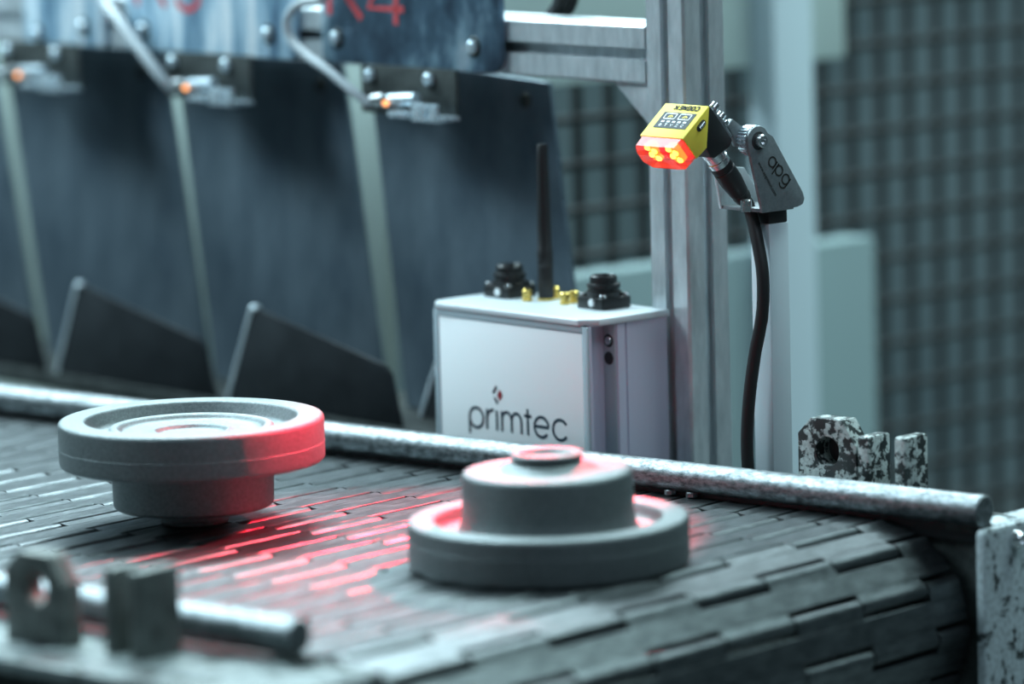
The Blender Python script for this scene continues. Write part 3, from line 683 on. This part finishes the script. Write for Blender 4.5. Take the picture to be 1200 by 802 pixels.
# lettering runs down the plate along its slanted edge
e0 = Vector(ap(896, 176)); e1 = Vector(ap(929, 219)); ud = (e1 - e0).normalized(); vd = Vector((-ud.y, ud.x))
if vd.x < 0: vd = -vd
def apf(u, v, h): p = Vector(ap(905, 190)) + ud * u + vd * v; return (XA + h, p.x, p.y)
mb = MB(); r = 3.3
mb.ribbon(arc(0, 0, r, 0, 360, 20), 1.15, apf, .2); mb.ribbon([(r, -r), (r, r)], 1.15, apf, .2)
mb.ribbon(arc(8.6, 0, r, 0, 360, 20), 1.15, apf, .2); mb.ribbon([(8.6 - r, r), (8.6 - r, -6.2)], 1.15, apf, .2)
mb.ribbon(arc(17.2, 0, r, 0, 360, 20), 1.15, apf, .2); mb.ribbon([(17.2 + r, r), (17.2 + r, -3.4)] + arc(17.2, -3.4, r, 0, -150, 10), 1.15, apf, .2)
mb.build('logo_lettering', 'print_black', bk)
f0 = Vector(ap(885, 186)); f1 = Vector(ap(911, 236)); fu = (f1 - f0).normalized(); fv = Vector((-fu.y, fu.x))
if fv.x < 0: fv = -fv
mid = (f0 + f1) / 2
def urlf(u, v, h): p = mid + fu * u + fv * v; return (XA + h, p.x, p.y)
text_part('web_address', 'www.apgvision.com', 3.5, urlf, 'print_black', bk, .2, bold=.06)

# slim post below the bracket
pc = fxp(899, 256, XA - 16); PW = 9.0
bp = fthing('bracket_post', 'slim pale upright post with black cap under the apg bracket', 'post', (pc.x, pc.y, -8))
pcy = pc.y + 2
MB().box(pc.x - PW, pc.x + PW, pcy - PW, pcy + PW, -8, zb - 9).build('upright', 'post_pale', bp, 1)
MB().box(pc.x - PW + .5, pc.x + PW - .5, pcy - PW + .5, pcy + PW - .5, zb - 9, zb + .1).build('end_cap', 'rubber', bp, .8)
print('bracket post world', wr((pc.x, pcy, 0)))

# cable hanging from the plug
Mx = Matrix.LocRotScale(org, rd.rotation_euler, None)
pe = Mx @ Vector(L(PX, PB, 76)); pd = (Mx @ Vector(L(PX, PB, 90)) - pe)
yc = fr(pe).y
kp = [fr(pe), fr(pe + pd * .6)]
ytar = pcy - 22
for i, (x, y) in enumerate(((888, 285), (894, 325), (893, 370), (884, 420), (877, 480), (876, 540), (884, 600))):
    t = min(1, (i + 1) / 5); kp.append(fyp(x, y, kp[1].y * (1 - t) + ytar * t))
fcable('reader_cable', kp, 4.3, 'rubber', 'black rubber cable hanging from the code reader past the slotted post')

# ================================================================== background: guard fence and pale cabinet
q0 = fr(at_scale(1100, 100, 1.36)); FX = q0.x
fy0 = fxp(560, 100, FX).y; fy1 = fxp(1260, 100, FX).y
fence = fthing('guard_fence', 'black welded wire mesh guard fence behind the machine', 'fence', (FX, (fy0 + fy1) / 2, FLOOR))
CW, CH, WR = 34.5, 36.8, 4.6
vw = MB().cyl((FX, fy0, FLOOR + 100), (FX, fy0, 470), WR, 8).build('wire', 'fence_wire', fence)
nv = int((fy1 - fy0) / CW) + 1
for i in range(1, nv):
    o = vw.copy(); COL.objects.link(o); o.parent = fence; o.location = (0, i * CW * S, 0)
zlo, zhi = -330, 470
hw = MB().cyl((FX + 2 * WR, fy0, zlo), (FX + 2 * WR, fy0 + (nv - 1) * CW, zlo), WR * .8, 8).build('wire', 'fence_wire', fence)
for i in range(1, int((zhi - zlo) / CH) + 1):
    o = hw.copy(); COL.objects.link(o); o.parent = fence; o.location = (0, 0, i * CH * S)
for yy in (fy0 - 30, fy1 + 30): MB().box(FX - 20, FX + 20, yy - 20, yy + 20, FLOOR, 520).build('fence_post', 'fence_wire', fence, 1)

CXF = FX + 60
def cy(x, y): q = fxp(x, y, CXF); return q.y, q.z
cab = fthing('machine_cabinet', 'pale green-grey enclosure with wide window opening before the mesh fence', 'enclosure', (CXF, cy(800, 400)[0], FLOOR))
ya, zt = cy(585, 108); yb_, _ = cy(992, 108)
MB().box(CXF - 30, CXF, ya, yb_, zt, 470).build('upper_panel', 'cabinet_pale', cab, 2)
ya2, zl = cy(640, 300); yb2, _ = cy(1026, 330)
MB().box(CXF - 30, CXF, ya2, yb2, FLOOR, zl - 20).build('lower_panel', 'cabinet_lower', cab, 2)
ya3, yb3 = cy(884, 200)[0], cy(930, 200)[0]
MB().box(CXF - 4, CXF + 26, ya3, yb3, FLOOR, 470).build('pillar', 'pillar_pale', cab, 2)
